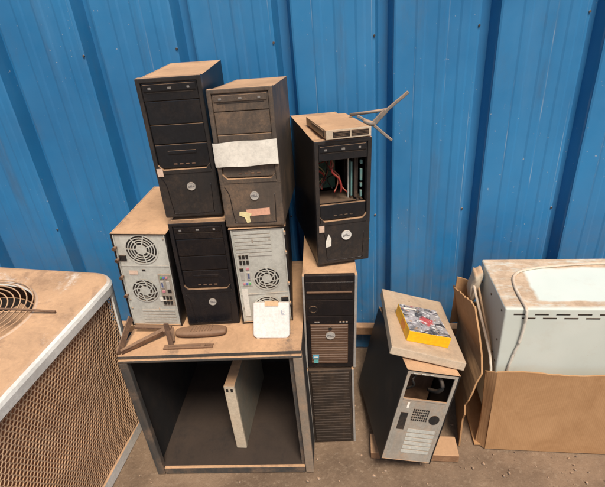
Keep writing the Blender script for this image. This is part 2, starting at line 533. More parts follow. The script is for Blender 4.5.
def front_tower(label, loc, rot, w_=.187, h=.41, d=.43, bez='black_plastic', case='black_steel', bay='bay_grey', open_bay=False, white_badge=False):
    root = thing('tower_computer', label, 'computer', loc, rot, TG)
    m = MB()
    shell(m, w_ - .004, d, h - .004, .026)
    m.build('case', case, root)
    Wx, H = w_ / 2, h
    zt, zm = H * .968, H * .375            # recessed drive panel between these
    rw = .0135
    m = MB()                                # bezel: rails, crown and the solid lower panel
    m.box(-Wx, -Wx + rw, 0, .028, zm - .02, H, .004)
    m.box(Wx - rw, Wx, 0, .028, zm - .02, H, .004)
    m.box(-Wx + .002, Wx - .002, .0005, .028, zt, H - .0005, .003)
    m.box(-Wx, Wx, .0002, .028, 0, zm - .006, .006)
    # rounded lip under the drive panel
    iw = Wx - rw
    lip = []
    for i in range(13):
        t = i / 12
        x = -iw + 2 * iw * t
        e = min(1, min(t, 1 - t) / .10)
        lip.append((x, zm + .016 * (1 - e) ** 2))
    poly = lip + [(iw, zm - .012), (-iw, zm - .012)]
    m.prism(poly, -.0015, .024)
    if not open_bay:
        m.box(-iw - .002, iw + .002, .018, .027, zm, zt + .002)
    m.build('bezel', bez, root)
    # lower panel contour
    m = MB()
    a, b_, c_ = -Wx + .020, Wx - .026, H * .035
    pts = [(a - .006, -.0004, zm - .022), (a + .006, -.0004, zm - .05), (a + .009, -.0004, zm - .09), (a + .013, -.0004, c_ + .012), (a + .022, -.0004, c_), (b_ - .01, -.0004, c_), (b_, -.0004, c_ + .012), (b_ + .004, -.0004, zm - .05)]
    m.tube(pts, .0011, 6)
    m.build('contour_trim', 'gloss_black', root)
    iw -= .001
    optical(root, 2 * iw, H * .852, zt - .001, .004, bay)
    if not open_bay:
        for z0, z1 in ((.695, .847), (.560, .690)):
            m = MB()
            m.box(-iw, iw, .006, .018, H * z0, H * z1, .002)
            m.build('bay_cover', bay, root)
    m = MB()
    z0, z1 = (.385, .553) if not open_bay else (.385, .505)
    m.box(-iw, iw, .0065, .018, H * z0, H * z1, .0025)
    if not open_bay:
        m.box(-iw * .55, iw * .55, .0045, .010, H * .485, H * .510, .002)
    fp = m.build('port_panel', bay, root)
    for k in range(4):
        q = MB()
        x = -iw * .34 + k * iw * .235
        q.box(x - .0055, x + .0055, .0052, .008, H * .407, H * .417, .0008)
        q.build('port', 'rust' if not open_bay else 'hole', fp)
    badge(root, iw * .12, H * .245, .0125 if not white_badge else .0155, .0002, white_badge, R(-8))
    return root

def label_patch(root, poly, y, mat, name='sticker', th=.0007, curl=.0):
    m = MB()
    m.prism(poly, y - th, y)
    return m.build(name, mat, root)
def rect(x0, x1, z0, z1, skew=0.0):
    return [(x0, z0), (x1, z0 + skew), (x1 + .0005, z1 + skew), (x0 - .0003, z1)]

# upper left
tA = front_tower('dark grey tower computer topping the left stack, tan sticker left of its badge', (-.350, 1.346, 1.036), (.018, .019, -.02), .19, .44, .43, 'grey_plastic', 'black_steel', 'bay_grey')
label_patch(tA, rect(-.088, -.070, .146, .172), -.0022, 'sticker_tan')
# upper right, papered
tB = front_tower('brown dusted tower computer with a white paper strip wrapped across its front', (-.145, 1.268, 1.016), (-.056, .008, -.105), .19, .42, .43, 'brown_plastic', 'brown_plastic', 'brown_plastic')
m = MB()
pa, nseg = [], 16
vs_, fs = [], []
for i in range(nseg + 1):
    t = i / nseg
    x = -.0985 + .193 * t
    for k in range(5):
        z = .196 + .074 * k / 4 + .0016 * math.sin(9 * t + k) * (k in (0, 4)) + .004 * t
        y = -.0035 - .003 * abs(math.sin(5.0 * t + 1.3 * k)) + (.006 if i == 0 else 0)
        vs_.append((x, y, z))
for i in range(nseg):
    for k in range(4):
        fs.append((i * 5 + k, i * 5 + 5 + k, i * 5 + 6 + k, i * 5 + 1 + k))
nb = len(vs_)
vs_ += [(x, y + .0009, z) for x, y, z in vs_]
fs += [tuple(q + nb for q in reversed(f)) for f in list(fs)]
m.add(vs_, fs, True)
m.build('paper_strip', 'paper', tB)
label_patch(tB, rect(-.022, .052, .036, .058, .004), -.0002, 'sticker_red')
label_patch(tB, [(-.046, .040), (-.030, .033), (-.024, .014), (-.012, .016), (-.014, .034), (-.006, .044), (-.026, .052), (-.044, .052)], -.0013, 'sticker_yellow', 'tape')
# lower middle
tD = front_tower('glossy black tower computer under the left stack, between two computers turned backwards', (-.350, 1.300, .622), (-.025, .023, -.055), .19, .409, .43, 'black_plastic', 'black_steel', 'gloss_black')

# right, with open bay
tG = front_tower('black tower computer with an open empty drive bay and a round white badge', (.137, 1.312, .829), (.008, .034, .153), .183, .43, .43, 'grey_plastic', 'black_steel', 'bay_grey', True, True)
label_patch(tG, rect(-.084, -.067, .126, .150), -.0022, 'sticker_tan')
label_patch(tG, [(-.062, .066), (-.044, .070), (-.043, .098), (-.052, .116), (-.058, .100), (-.063, .088)], -.0002, 'paper', 'torn_label')
H = .43
m = MB()
m.box(.052, .056, .03, .20, H * .50, H * .86)
m.box(-.077, -.074, .03, .20, H * .50, H * .86)
m.box(-.077, .075, .03, .14, H * .497, H * .502)
for k in range(5):
    m.box(.046, .0525, .032 + k * .03, .044 + k * .03, H * .52, H * .84, .001)
m.build('drive_cage', 'bay_floor', tG)
m = MB()
for z, hh in ((.53, .05), (.61, .03), (.66, .09), (.79, .03)):
    m.box(.062, .069, .022, .032, H * z, H * (z + hh), .001)
m.box(.036, .041, .040, .060, H * .53, H * .80, .001)
m.build('drive_rail', 'teal_plastic', tG)
m = MB()
m.box(.030, .034, .055, .065, H * .50, H * .85, .001)
m.build('cage_strut', 'galv', tG)
for k in range(11):
    m = MB()
    p = Vector((rnd.uniform(-.065, .01), rnd.uniform(.06, .14), H * .86))
    pts = [p]
    for q in range(5):
        p = Vector((min(.03, max(-.072, p.x + rnd.uniform(-.028, .032))), min(.15, max(.035, p.y + rnd.uniform(-.04, .04))), H * (.80 - .058 * q)))
        pts.append(p)
    m.tube(pts, rnd.choice((.0016, .0022, .0034)), 6)
    m.build('loose_cable', rnd.choice(('cable_red', 'rubber', 'rubber', 'cable_red', 'sticker_yellow') if k else ('cable_red',)), tG)
m = MB()
m.box(-.045, .012, .15, .156, H * .52, H * .80, .001)
m.build('circuit_board', 'board_green', tG)

# right, middle of stack: bronze slatted front
def slat_tower(label, loc, rot, w_, h, d, plain=False):
    root = thing('tower_computer', label, 'computer', loc, rot, TG)
    m = MB()
    shell(m, w_ - .002, d, h - .002, .022)
    m.build('case', 'silver_edge', root)
    X = w_ / 2
    m = MB()
    m.box(-X, -X + .007, .004, .024, 0, h, .002)
    m.box(X - .009, X, .004, .024, 0, h, .002)
    m.build('side_trim', 'silver_edge', root)
    m = MB()
    m.box(-X + .008, X - .010, .006, .022, .002, h - .001, .003)
    if not plain:
        m.box(-X + .010, X - .012, .0015, .008, h * .77, h * .94, .002)
        m.box(-X + .010, X - .012, .0025, .008, h * .60, h * .755, .002)
        m.box(-X + .012, X - .014, .0025, .008, h * .51, h * .59, .002)
    m.build('bezel', 'gloss_black' if not plain else 'dark_bronze', root)
    m = MB()
    if plain:
        z0, z1, xa, xb, nn, mt = .012, h - .012, -X + .016, X - .018, 26, 'dark_bronze'
    else:
        z0, z1, xa, xb, nn, mt = .026, h * .50, -X + .022, X - .030, 16, 'bronze'
    m.box(xa, xb, .002, .008, z0, z1, .001)
    st = (z1 - z0) / nn
    for k in range(nn):
        m.box(xa + .001, xb - .001, -.0002 if not plain else .0014, .003, z0 + k * st + .0004, z0 + (k + 1) * st - .0007, .0009, None, 1)
    m.build('slatted_panel', mt, root)
    if not plain:
        m = MB()
        m.box(-X + .014, X - .018, -.004, .003, h * .838, h * .852, .002)
        m.build('drive_ledge', 'bronze', root)
        m = MB()
        m.disc(-X + .035, h * .665, .016, .0008, .004, 24)
        m.ring(-X + .035, h * .665, .011, .016, -.0004, .003, 24)
        m.build('round_cover', 'black_plastic', root)
        for x in (-.052, -.042, .036, .047, .058):
            m = MB()
            m.box(x - .0035, x + .0035, .001, .004, h * .525, h * .537)
            m.build('port', 'silver_edge', root)
        m = MB()
        m.disc(0, h * .468, .0065, -.004, .0, 16)
        m.build('power_button', 'hole', root)
        badge(root, 0, h * .392, .0155, -.0012)
        label_patch(root, rect(-.066, -.044, .052, .070), -.0016, 'blue_label')
        label_patch(root, rect(-.062, -.046, .030, .046), -.0016, 'teal_label')
        label_patch(root, rect(-.062, -.048, .055, .061), -.0024, 'paper', 'label_print', .0004)
    return root
tI = slat_tower('dark brown plain fronted tower computer at the bottom of the right stack, on the ground', (.057, 1.236, .002), (-.004, .006, -.065), .180, .402, .43, True)
tH = slat_tower('tower computer with a bronze slatted lower front, middle of the right stack', (.064, 1.243, .412), (.005, .040, -.069), .187, .41, .43)

# ------------------------------------------------------------------ towers seen from behind
def fan_grille(mb, cx, cz, r, y, rings=3, spokes=6, hub=.32, ph=0.0, tw=0.0):
    mb.ring(cx, cz, r * .97, r * 1.06, y - .0015, y)
    for k in range(1, rings):
        rr = r * (hub + (1 - hub) * k / rings)
        mb.ring(cx, cz, rr - .0016, rr + .0016, y - .0015, y - .0002)
    mb.disc(cx, cz, r * hub, y - .0017, y - .0001, 20)
    for k in range(spokes):
        a0 = ph + 2 * math.pi * k / spokes
        prev = None
        for i in range(5):
            t = i / 4
            a = a0 + tw * t
            p = (cx + r * (hub * .9 + (1 - hub * .9) * t) * math.cos(a), y - .001, cz + r * (hub * .9 + (1 - hub * .9) * t) * math.sin(a))
            if prev:
                mb.bar(prev, p, .0042, .0013, (0, 1, 0), 0)
            prev = p

def rear_tower(label, loc, rot, w_, h, d, flip, knobs=False):
    root = thing('tower_computer', label, 'computer', loc, rot, TG)
    m = MB()
    shell(m, w_, d, h, 0.0, .0045, True)
    m.build('case', 'black_steel', root)
    X = w_ / 2 - .006
    def F(x, z):
        return (-x, h - z) if flip else (x, z)
    def bx(mb, x0, x1, y0, y1, z0, z1, bev=0):
        a, b_ = F(x0, z0), F(x1, z1)
        mb.box(min(a[0], b_[0]), max(a[0], b_[0]), y0, y1, min(a[1], b_[1]), max(a[1], b_[1]), bev)
    Y = .005
    m = MB()
    m.box(-X, X, Y, Y + .003, .006, h - .006)
    bx(m, -X, X, Y - .0025, Y, h * .668, h * .680, .001)              # folded seam under the power supply
    bx(m, -X, -X + .004, Y - .004, Y, .006, h - .006, .001)
    bx(m, X - .004, X, Y - .004, Y, .006, h - .006, .001)
    m.build('rear_panel', 'galv', root)
    # power supply
    cx, cz, r = (.000, h * .84, .054) if not flip else (-.006, h * .84, .050)
    c2 = F(cx, cz)
    m = MB()
    m.disc(c2[0], c2[1], r, Y - .0008, Y - .0001, 36)
    a = m.build('power_supply_vent', 'hole', root)
    m = MB()
    fan_grille(m, c2[0], c2[1], r, Y - .0009, 4, 7, .34, .4)
    m.build('fan_grille', 'galv', a)
    m = MB()
    bx(m, -X + .006, -X + .030, Y - .004, Y, h * .725, h * .785, .0015)
    m.build('power_socket', 'black_plastic', root)
    # case fan
    cx, cz, r = (-.018, h * .405, .046) if not flip else (-.014, h * .515, .044)
    c2 = F(cx, cz)
    m = MB()
    m.disc(c2[0], c2[1], r, Y - .0008, Y - .0001, 36)
    a = m.build('case_fan_vent', 'hole', root)
    m = MB()
    fan_grille(m, c2[0], c2[1], r, Y - .0009, 3, 8, .40, .2, .6)
    m.build('fan_grille', 'galv', a)
    # port strip
    m = MB()
    x0, x1 = X - .050, X - .005
    z0, z1 = (h * .24, h * .585)
    bx(m, x0, x1, Y - .0018, Y - .0002, z0, z1, .0006)
    io = m.build('port_strip', 'galv_dark' if not flip else 'galv', root)
    def port(x, z, a_, b_, mat, rd=False):
        q = MB()
        if rd:
            c3 = F(x, z)
            q.disc(c3[0], c3[1], a_, Y - .0055, Y - .0015, 12)
        else:
            bx(q, x - a_, x + a_, Y - .0045, Y - .0015, z - b_, z + b_, .0006)
        q.build('port', mat, io)
    zz = z1 - .012
    for k, mt in enumerate(('green_port', 'blue_port', 'pink_port')):
        port(x0 + .010 + k * .0095, zz, .0038, 0, mt, True)
    port(x0 + .011, zz - .030, .0058, .015, 'silver')
    port(x0 + .011, zz - .030, .0036, .011, 'blue_port')
    port(x0 + .031, zz - .032, .0058, .017, 'silver')
    for rr in range(2):
        for k in range(3):
            port(x0 + .0085 + k * .0115, z0 + .014 + rr * .022, .0042, .0078, 'hole')
    port(x0 + .032, z0 + .064, .0065, .0065, 'hole')
    port(x0 + .012, z0 + .062, .005, .004, 'pink_port')
    # expansion slots
    sl = MB()
    if not flip:
        for k in range(5):
            bx(sl, -.045, X - .012, Y - .0022, Y, .014 + k * .0125, .014 + k * .0125 + .0100, .0008)
    else:
        for k in range(7):
            bx(sl, -.040, X - .008, Y - .0022, Y, .012 + k * .0138, .012 + k * .0138 + .0110, .0008)
    sl.build('slot_cover', 'galv', root)
    m = MB()
    bx(m, -.014, -.002, Y - .0008, Y, h * .615, h * .637)
    m.build('lock_slot', 'hole', root)
    for k in range(9):
        q = MB()
        x, z = rnd.choice((-X + .008, X - .008, -X + .05, 0.02)), rnd.uniform(.02, h - .02)
        c3 = F(x, z)
        q.disc(c3[0], c3[1], .0026, Y - .0028, Y, 8)
        q.build('screw', 'galv_dark', root)
    if knobs:
        for z in (.86, .74, .56, .36):
            q = MB()
            q.disc(-X + .001, h * z, .0055, -.012, Y, 14)
            q.disc(-X + .001, h * z, .0068, -.012, -.004, 10)
            q.build('thumb_screw', 'rust', root)
    else:
        for z in (.93, .74, .42, .2):
            q = MB()
            q.box(X - .002, X + .0045, -.007, Y, h * z, h * z + .010, .001)
            q.build('latch_tab', 'galv_dark', root)
    return root
tC = rear_tower('tower computer turned backwards at the far left of the pile, silver back with two fans', (-.563, 1.319, .625), (.014, .067, -.088), .188, .384, .43, False, True)
tE = rear_tower('upside down tower computer showing its silver back behind the white plastic box', (-.151, 1.284, .624), (.046, .026, -.017), .184, .388, .43, True)

label_patch(tE, rect(-.077, -.058, .030, .150), .0028, 'paper', 'paper_label')
label_patch(tC, rect(.030, .052, .112, .128), .0028, 'paper', 'paper_label')
label_patch(tC, rect(-.060, -.030, .224, .240), .0028, 'sticker_tan', 'paper_label')

# ------------------------------------------------------------------ cabinet under the left stack
CAB_R = -.085
cab = thing('metal_cabinet', 'open fronted grey metal cabinet with a dusty top carrying the left computers', 'cabinet', (-.352, 1.142, .002), (0, 0, CAB_R))
cw, ch, cd = .632, .618, .60
m = MB()
m.box(-cw / 2, cw / 2, .004, cd, ch - .014, ch, .002)
m.build('top_panel', 'cabinet', cab)
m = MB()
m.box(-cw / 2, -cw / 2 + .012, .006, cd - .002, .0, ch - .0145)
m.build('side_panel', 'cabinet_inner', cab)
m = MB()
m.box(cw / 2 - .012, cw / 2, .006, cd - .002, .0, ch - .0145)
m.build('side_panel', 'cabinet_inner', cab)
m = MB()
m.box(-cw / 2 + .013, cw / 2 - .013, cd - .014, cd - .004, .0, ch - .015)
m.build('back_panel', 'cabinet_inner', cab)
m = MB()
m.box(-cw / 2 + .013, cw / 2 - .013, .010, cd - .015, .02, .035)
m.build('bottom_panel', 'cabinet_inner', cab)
m = MB()                                                            # folded front frame
m.box(-cw / 2 - .001, cw / 2 + .001, -.004, .022, ch - .026, ch - .0145, .003)
m.build('front_rail', 'cabinet', cab)
m = MB()
m.box(-cw / 2 + .032, cw / 2 - .032, -.002, .020, .0, .034, .003)
m.build('front_rail', 'cabinet', cab)
m = MB()
m.box(cw / 2 - .030, cw / 2 + .001, -.003, .021, .0, ch - .0265, .003)
m.build('front_post', 'post_tan', cab)
m = MB()
m.box(cw / 2 - .046, cw / 2 - .031, .012, .030, .036, ch - .0265, .002)
m.build('inner_stile', 'cabinet', cab)
m = MB()
m.box(-cw / 2 - .001, -cw / 2 + .030, -.003, .021, .0, ch - .0265, .003)
m.build('front_post', 'cabinet', cab)
CF = frame((-.352, 1.142, .002), (0, 0, CAB_R))

def in_cab(x, y, z):
    return CF @ Vector((x, y, z))
t = thing('slim_computer', 'slim beige computer case standing upright inside the open cabinet', 'computer', in_cab(.018, .085, .036), (0, 0, CAB_R - .06))
m = MB()
m.box(-.020, .020, .012, .40, 0, .345, .002)
m.build('case', 'olive_steel', t)
m = MB()
m.box(-.021, .021, 0, .013, -.0, .347, .003)
m.build('front_panel', 'beige', t)
for z in (.318,):
    for x in (-.009, .009):
        m = MB()
        m.box(x - .0045, x + .0045, -.0006, .002, z, z + .016)
        m.build('slot', 'hole', t)

# ------------------------------------------------------------------ things lying on the cabinet
ZT = .620
t = thing('scrap_bracket', 'rusty broken metal bracket lying on the left corner of the cabinet top', 'bracket', (-.60, 1.24, ZT), (0, 0, 0))
def L(x, y, z):
    return (x + .60, y - 1.24, z - ZT)
m = MB()
m.bar(L(-.655, 1.185, .628), L(-.515, 1.262, .650), .020, .006, (0, -.4, 1))
m.bar(L(-.650, 1.178, .630), L(-.520, 1.250, .646), .004, .022, (0, -.4, 1))
m.build('long_arm', 'rust', t)
m = MB()
m.bar(L(-.662, 1.178, .624), L(-.640, 1.300, .688), .026, .005, (1, 0, .3))
m.build('side_plate', 'rust', t)
m = MB()
m.bar(L(-.487, 1.205, .621), L(-.493, 1.225, .702), .018, .006, (.3, 1, 0))
m.build('upright_tab', 'rust', t)
m = MB()
m.bar(L(-.636, 1.300, .645), L(-.500, 1.282, .640), .016, .007)
m.bar(L(-.505, 1.285, .634), L(-.486, 1.215, .628), .022, .006)
m.build('rear_arm', 'rust', t)
t = thing('plastic_grip', 'rounded brown dusty plastic grip with raised ribs lying in front of the black computer', 'handle', (-.388, 1.252, ZT + .001), (0, 0, -.06))
m = MB()
pts, rr = [], []
n_ = 24
vs_, fs = [], []
for i in range(n_ + 1):
    a = math.pi * i / n_
    x = -.092 * math.cos(a)
    pr = (math.sin(a)) ** .45 if 0 < i < n_ else .05
    for k in range(14):
        tt = 2 * math.pi * k / 14
        cy, sz = math.cos(tt), math.sin(tt)
        vs_.append((x, .026 * pr * math.copysign(abs(cy) ** .7, cy), .0135 + .0135 * pr * math.copysign(abs(sz) ** .7, sz)))
for i in range(n_):
    for k in range(14):
        fs.append((i * 14 + k, i * 14 + (k + 1) % 14, i * 14 + 14 + (k + 1) % 14, i * 14 + 14 + k))
fs += [tuple(range(13, -1, -1)), tuple(range(n_ * 14, n_ * 14 + 14))]
m.add(vs_, fs, True)
m.build('body', 'handle_brown', t)
for k in range(8):
    q = MB()
    x = -.030 + k * .010
    q.bar((x - .0015, -.016, .0275), (x + .0015, .015, .0275), .0036, .0024)
    q.build('rib', 'rust', t)
t = thing('flat_strip', 'narrow flat brown strip with a forked end on the front edge of the cabinet top', 'strip', (-.425, 1.188, ZT + .0005), (0, 0, -.07))
m = MB()
m.box(-.085, .060, -.010, .010, 0, .007, .0015)
m.box(.0595, .088, .003, .010, .0003, .0068, .0012)
m.box(.0595, .088, -.010, -.003, .0003, .0068, .0012)
m.build('body', 'handle_brown', t)
m = MB()
m.box(-.07, .045, -.003, .003, .0068, .0085, .0006)
m.build('raised_rib', 'rust', t)

t = thing('plastic_box', 'thin white plastic box with rounded corners leaning on the back of a computer', 'box', (-.137, 1.192, ZT + .002), (-.52, .03, -.10))
m = MB()
b = bmesh.new()
out = []
bw, bh, rr_ = .126, .124, .016
for cx, cz, a0 in ((bw / 2 - rr_, rr_, -90), (bw / 2 - .006, bh - .006, 0), (-bw / 2 + .006, bh - .006, 90), (-bw / 2 + rr_, rr_, 180)):
    q = rr_ if cz < .05 else .006
    for k in range(6):
        a = R(a0 + 90 * k / 5)
        out.append((cx + q * math.cos(a), cz + q * math.sin(a)))
vv = [b.verts.new((x, 0, z)) for x, z in out]
fc = b.faces.new(vv)
ex = bmesh.ops.extrude_face_region(b, geom=[fc])
for v in ex['geom']:
    if isinstance(v, bmesh.types.BMVert):
        v.co.y += .034
bmesh.ops.bevel(b, geom=[e for e in b.edges if abs(e.verts[0].co.y - e.verts[1].co.y) < 1e-6], offset=.006, segments=4, affect='EDGES', profile=.6)
m.bm(b, None, False)
m.build('body', 'white_plastic', t)
m = MB()
m.box(-.022, .026, -.002, .020, bh - .013, bh + .004, .001)
m.build('tan_tab', 'tan_chip', t)
m = MB()
m.ring(.042, .090, .0030, .0044, -.0008, .001, 16)
m.box(.0362, .0376, -.0007, .001, .082, .098)
m.box(.0376, .047, -.0007, .001, .0805, .0818)
m.build('emblem', 'emblem_blue', t)
m = MB()
for x in (-bw / 2 + .012, bw / 2 - .020):
    m.box(x, x + .010, .002, .022, -.004, .004, .001)
m.build('foot', 'beige', t)

# ------------------------------------------------------------------ on the open bay computer
t = thing('drive_unit', 'tan dust covered slim drive with two dark front vents, on the open bay computer', 'drive', (.168, 1.306, 1.2625), (0, .034, .205))
m = MB()
m.box(-.070, .070, .006, .24, 0, .026, .0015)
m.build('casing', 'tan_box', t)
m = MB()
m.box(-.0715, .0715, 0, .006, -.0005, .0275, .001)
m.build('front_frame', 'beige', t)
for x0, x1 in ((-.050, .004), (.008, .064)):
    m = MB()
    m.box(x0, x1, -.0012, .001, .005, .0225, .0008)
    for k in range(4):
        m.box(x0 + .002, x1 - .002, -.0024, -.0008, .007 + k * .004, .0085 + k * .004)
    m.build('vent', 'grey_plastic', t)
m = MB()
m.box(-.0725, -.0695, .03, .16, .004, .022, .0008)
m.build('side_vent', 'black_plastic', t)

t = thing('rod_antenna', 'grey metal rod antenna with splayed arms sticking out beside the tan drive', 'antenna', (.262, 1.42, 1.268), (0, 0, 0))
def A(x, y, z):
    return (x - .262, y - 1.42, z - 1.268)
m = MB()
m.tube([A(.232, 1.425, 1.281), A(.250, 1.420, 1.274), A(.266, 1.418, 1.270)], [.008, .0095, .007], 12, False)
m.build('hub', 'antenna', t)
m = MB()
m.bar(A(.260, 1.420, 1.268), A(.304, 1.418, 1.310), .017, .007, (0, 1, 0), .002)
m.bar(A(.300, 1.418, 1.306), A(.373, 1.415, 1.361), .0105, .006, (0, 1, 0), .002)
m.build('long_arm', 'antenna', t)
m = MB()
m.bar(A(.262, 1.416, 1.268), A(.322, 1.408, 1.214), .009, .005, (0, 1, 0), .0015)
m.build('short_arm', 'antenna', t)
m = MB()
m.tube([A(.196, 1.475, 1.2945), A(.250, 1.450, 1.302), A(.306, 1.421, 1.311)], .0052, 10, False)
m.build('cross_arm', 'antenna', t)
m = MB()
m.bar(A(.216, 1.450, 1.2935), A(.258, 1.421, 1.272), .009, .006, (0, 1, 0), .0015)
m.build('rear_arm', 'antenna', t)

# ------------------------------------------------------------------ leaning computer with a panel and a yellow box
LR = (-.147, .268, -.169)
JR = (-.147, .270, -.02)
JL = (.311, 1.066, .083)
t = thing('tower_computer', 'black tower computer leaning right against the carton, its open silver back showing', 'computer', JL, JR, TG)
w_, h, d = .195, .398, .47
m = MB()
shell(m, w_, d, h, 0, .004)
m.build('case', 'black_steel', t)
X = w_ / 2 - .004
m = MB()
m.box(-X, -X + .012, .002, .008, .004, h - .006, .0015)
m.box(X - .012, X, .002, .008, .004, h - .006, .0015)
m.box(-X + .012, X - .012, .0025, .0075, h - .018, h - .006, .0015)
m.box(-X + .012, X - .012, .0025, .0075, .004, h * .70, 0)
m.box(-X + .012, X - .012, .0005, .0025, h * .685, h * .70, .0008)
m.build('rear_panel', 'galv_dark', t)
for k in range(3):
    q = MB()
    q.box(-X + .02 + k * .03, -X + .034 + k * .03, -.003, .003, h - .013, h - .008, .001)
    q.build('latch_tab', 'galv', t)
vent = MB()
for r_ in range(5):
    for c_ in range(8):
        x, z = -.028 + c_ * .0078, h * .60 - r_ * .011 - .004
        vent.box(x - .0028, x + .0028, .0019, .003, z - .004, z + .004)
vent.build('vent_grille', 'hole', t)
vent = MB()
vent.box(-.074, -.046, .0019, .003, h * .36, h * .55)
vent.build('port_opening', 'hole', t)
for k in range(6):
    q = MB()
    q.box(-.030, .075, .0008, .003, h * .34 - k * .019, h * .34 - k * .019 + .0155, .0008)
    q.build('slot_cover', 'galv', t)
q = MB()
q.disc(.056, h * .50, .020, .0012, .003, 24)
q.build('round_vent', 'hole', t)
q = MB()
q.box(-.060, -.052, .0005, .0022, h * .60, h * .66, .001)
q.build('loose_label', 'paper', t)
m = MB()
m.box(-X + .004, X - .004, .16, .19, .006, h - .012)
m.build('inner_partition', 'handle_brown', t)
m = MB()
m.tube([(-.06, .05, h * .72), (-.045, .03, h * .80), (-.055, .03, h * .86), (-.03, .05, h * .92)], .0045, 8)
m.build('loose_cable', 'rubber', t)
m = MB()
m.tube([(.03, .06, h * .72), (.045, .02, h * .78), (.05, .012, h * .86), (.035, .05, h * .93)], .008, 8)
m.build('loose_cable', 'rubber', t)
m = MB()
m.box(-.16, .18, -.045, .045, 0, .036, .003)
o = tag(m.build('timber_block', 'wood'), 'dusty timber offcut on the ground propping up the leaning computer', 'timber')
o.location = (.36, 1.17, .002)
o.rotation_euler = (0, 0, -.15)

SL = (.403, 1.173, .4655)
SM = frame(SL, LR)
t = thing('equipment_slab', 'flat dusty beige equipment panel lying tilted on top of the leaning computer', 'panel', SL, LR)
m = MB()
m.box(-.1355, .1355, 0, .47, 0, .033, .003)
m.build('body', 'slab', t)
m = MB()
m.box(-.130, .130, .006, .464, .0325, .0338, .0005)
m.build('top_cover', 'slab', t)
for x, y in ((-.02, .40), (.07, .30)):
    m = MB()
    m.disc(0, 0, .004, -.0006, .0006, 10, Matrix.Translation((x, y, .0342)) @ Matrix.Rotation(R(90), 4, 'X'))
    m.build('screw', 'dark_metal', t)

YL = SM @ Vector((.004, .066, .0342))
YM = (SM.to_3x3() @ Matrix.Rotation(.10, 3, 'Z')).to_euler()
t = thing('packaging_box', 'bright yellow packaging box with a grey and red printed lid, on the beige panel', 'box', YL, YM)
m = MB()
m.box(-.080, .080, 0, .205, 0, .043, .0015)
m.build('box_body', 'yellow', t)
m = MB()
m.box(-.0785, .0785, .002, .203, .0428, .0436)
m.build('printed_lid', 'print', t)
m = MB()
m.box(-.0806, -.0798, .055, .11, .008, .036)
m.build('side_print', 'orange', t)
m = MB()
m.prism([(-.066, .0), (-.012, .003), (-.012, .014), (-.066, .010)], -.0004, .0004, Matrix.Translation((0, .170, .044)) @ Matrix.Rotation(R(-90), 4, 'X'))
m.build('printed_strip', 'paper', t)

# ------------------------------------------------------------------ carton with the white appliance
WR = -.160
ex, ey = Vector((math.cos(WR), math.sin(WR), 0)), Vector((-math.sin(WR), math.cos(WR), 0))
aw, ah, ad = .62, .56, .335
WL = Vector((.669, 1.190, .100)) + ex * (aw / 2)
t = thing('white_appliance', 'white metal appliance with slotted vents and a dusty top sitting in the carton', 'appliance', WL, (0, 0, WR))
m = MB()
m.box(-aw / 2, aw / 2, 0, ad, 0, ah, .008, None, 4)
m.build('body', 'appliance', t)
for row in range(2):
    for k in range(9):
        m = MB()
        x = -aw / 2 + .030 + k * .068 + row * .028
        z = ah - .027 - row * .016
        m.box(x, x + .044, -.0006, .002, z, z + .0058)
        m.build('vent_slot', 'hole', t)
for y, z in ((.03, ah - .03), (.03, ah - .16), (.16, ah - .05), (.29, ah - .08), (.31, ah - .20), (.17, ah - .19), (.06, ah - .24), (.02, ah - .25)):
    m = MB()
    m.disc(0, 0, .0045, -.002, .001, 10, Matrix.Translation((-aw / 2, y, z)) @ Matrix.Rotation(R(-90), 4, 'Z'))
    m.build('screw', 'dark_metal', t)
AW = frame(WL, (0, 0, WR))
def aw_pt(x, y, z):
    return AW @ Vector((x, y, z))
def cord(pts, r, name, label, mat='cable_white'):
    m_ = MB()
    m_.tube(pts, r)
    return tag(m_.build(name, mat), label, 'cable')
x0 = -aw / 2
cord([aw_pt(.32, .27, ah + .005), aw_pt(x0 + .42, .285, ah + .005), aw_pt(x0 + .25, .270, ah + .005), aw_pt(x0 + .14, .245, ah + .005), aw_pt(x0 + .085, .20, ah + .005),
      aw_pt(x0 + .066, .12, ah + .005), aw_pt(x0 + .064, .03, ah + .006), aw_pt(x0 + .066, -.006, ah + .000), aw_pt(x0 + .068, -.008, ah - .06),
      aw_pt(x0 + .062, -.007, ah - .14), aw_pt(x0 + .050, -.006, ah - .20), aw_pt(x0 + .040, -.006, ah - .27), aw_pt(x0 + .04, -.006, ah - .34)], .005, 'power_cord',
     'pale dusty power cord looped over the top and down the front of the appliance')
cord([aw_pt(x0 - .030, .30, ah - .02), aw_pt(x0 - .040, .26, ah - .07), aw_pt(x0 - .030, .18, ah - .14), aw_pt(x0 - .022, .10, ah - .19), aw_pt(x0 - .016, .03, ah - .24), aw_pt(x0 - .014, .00, ah - .30)], .005, 'cable',
     'white cable hanging in the gap between the carton flap and the appliance')
cord([aw_pt(x0 - .020, .31, ah - .05), aw_pt(x0 - .022, .22, ah - .10), aw_pt(x0 - .014, .13, ah - .17), aw_pt(x0 - .012, .06, ah - .22), aw_pt(x0 - .012, .03, ah - .30)], .004, 'cable',
     'dusty brown cable behind the white one in the carton gap', 'tan_chip')

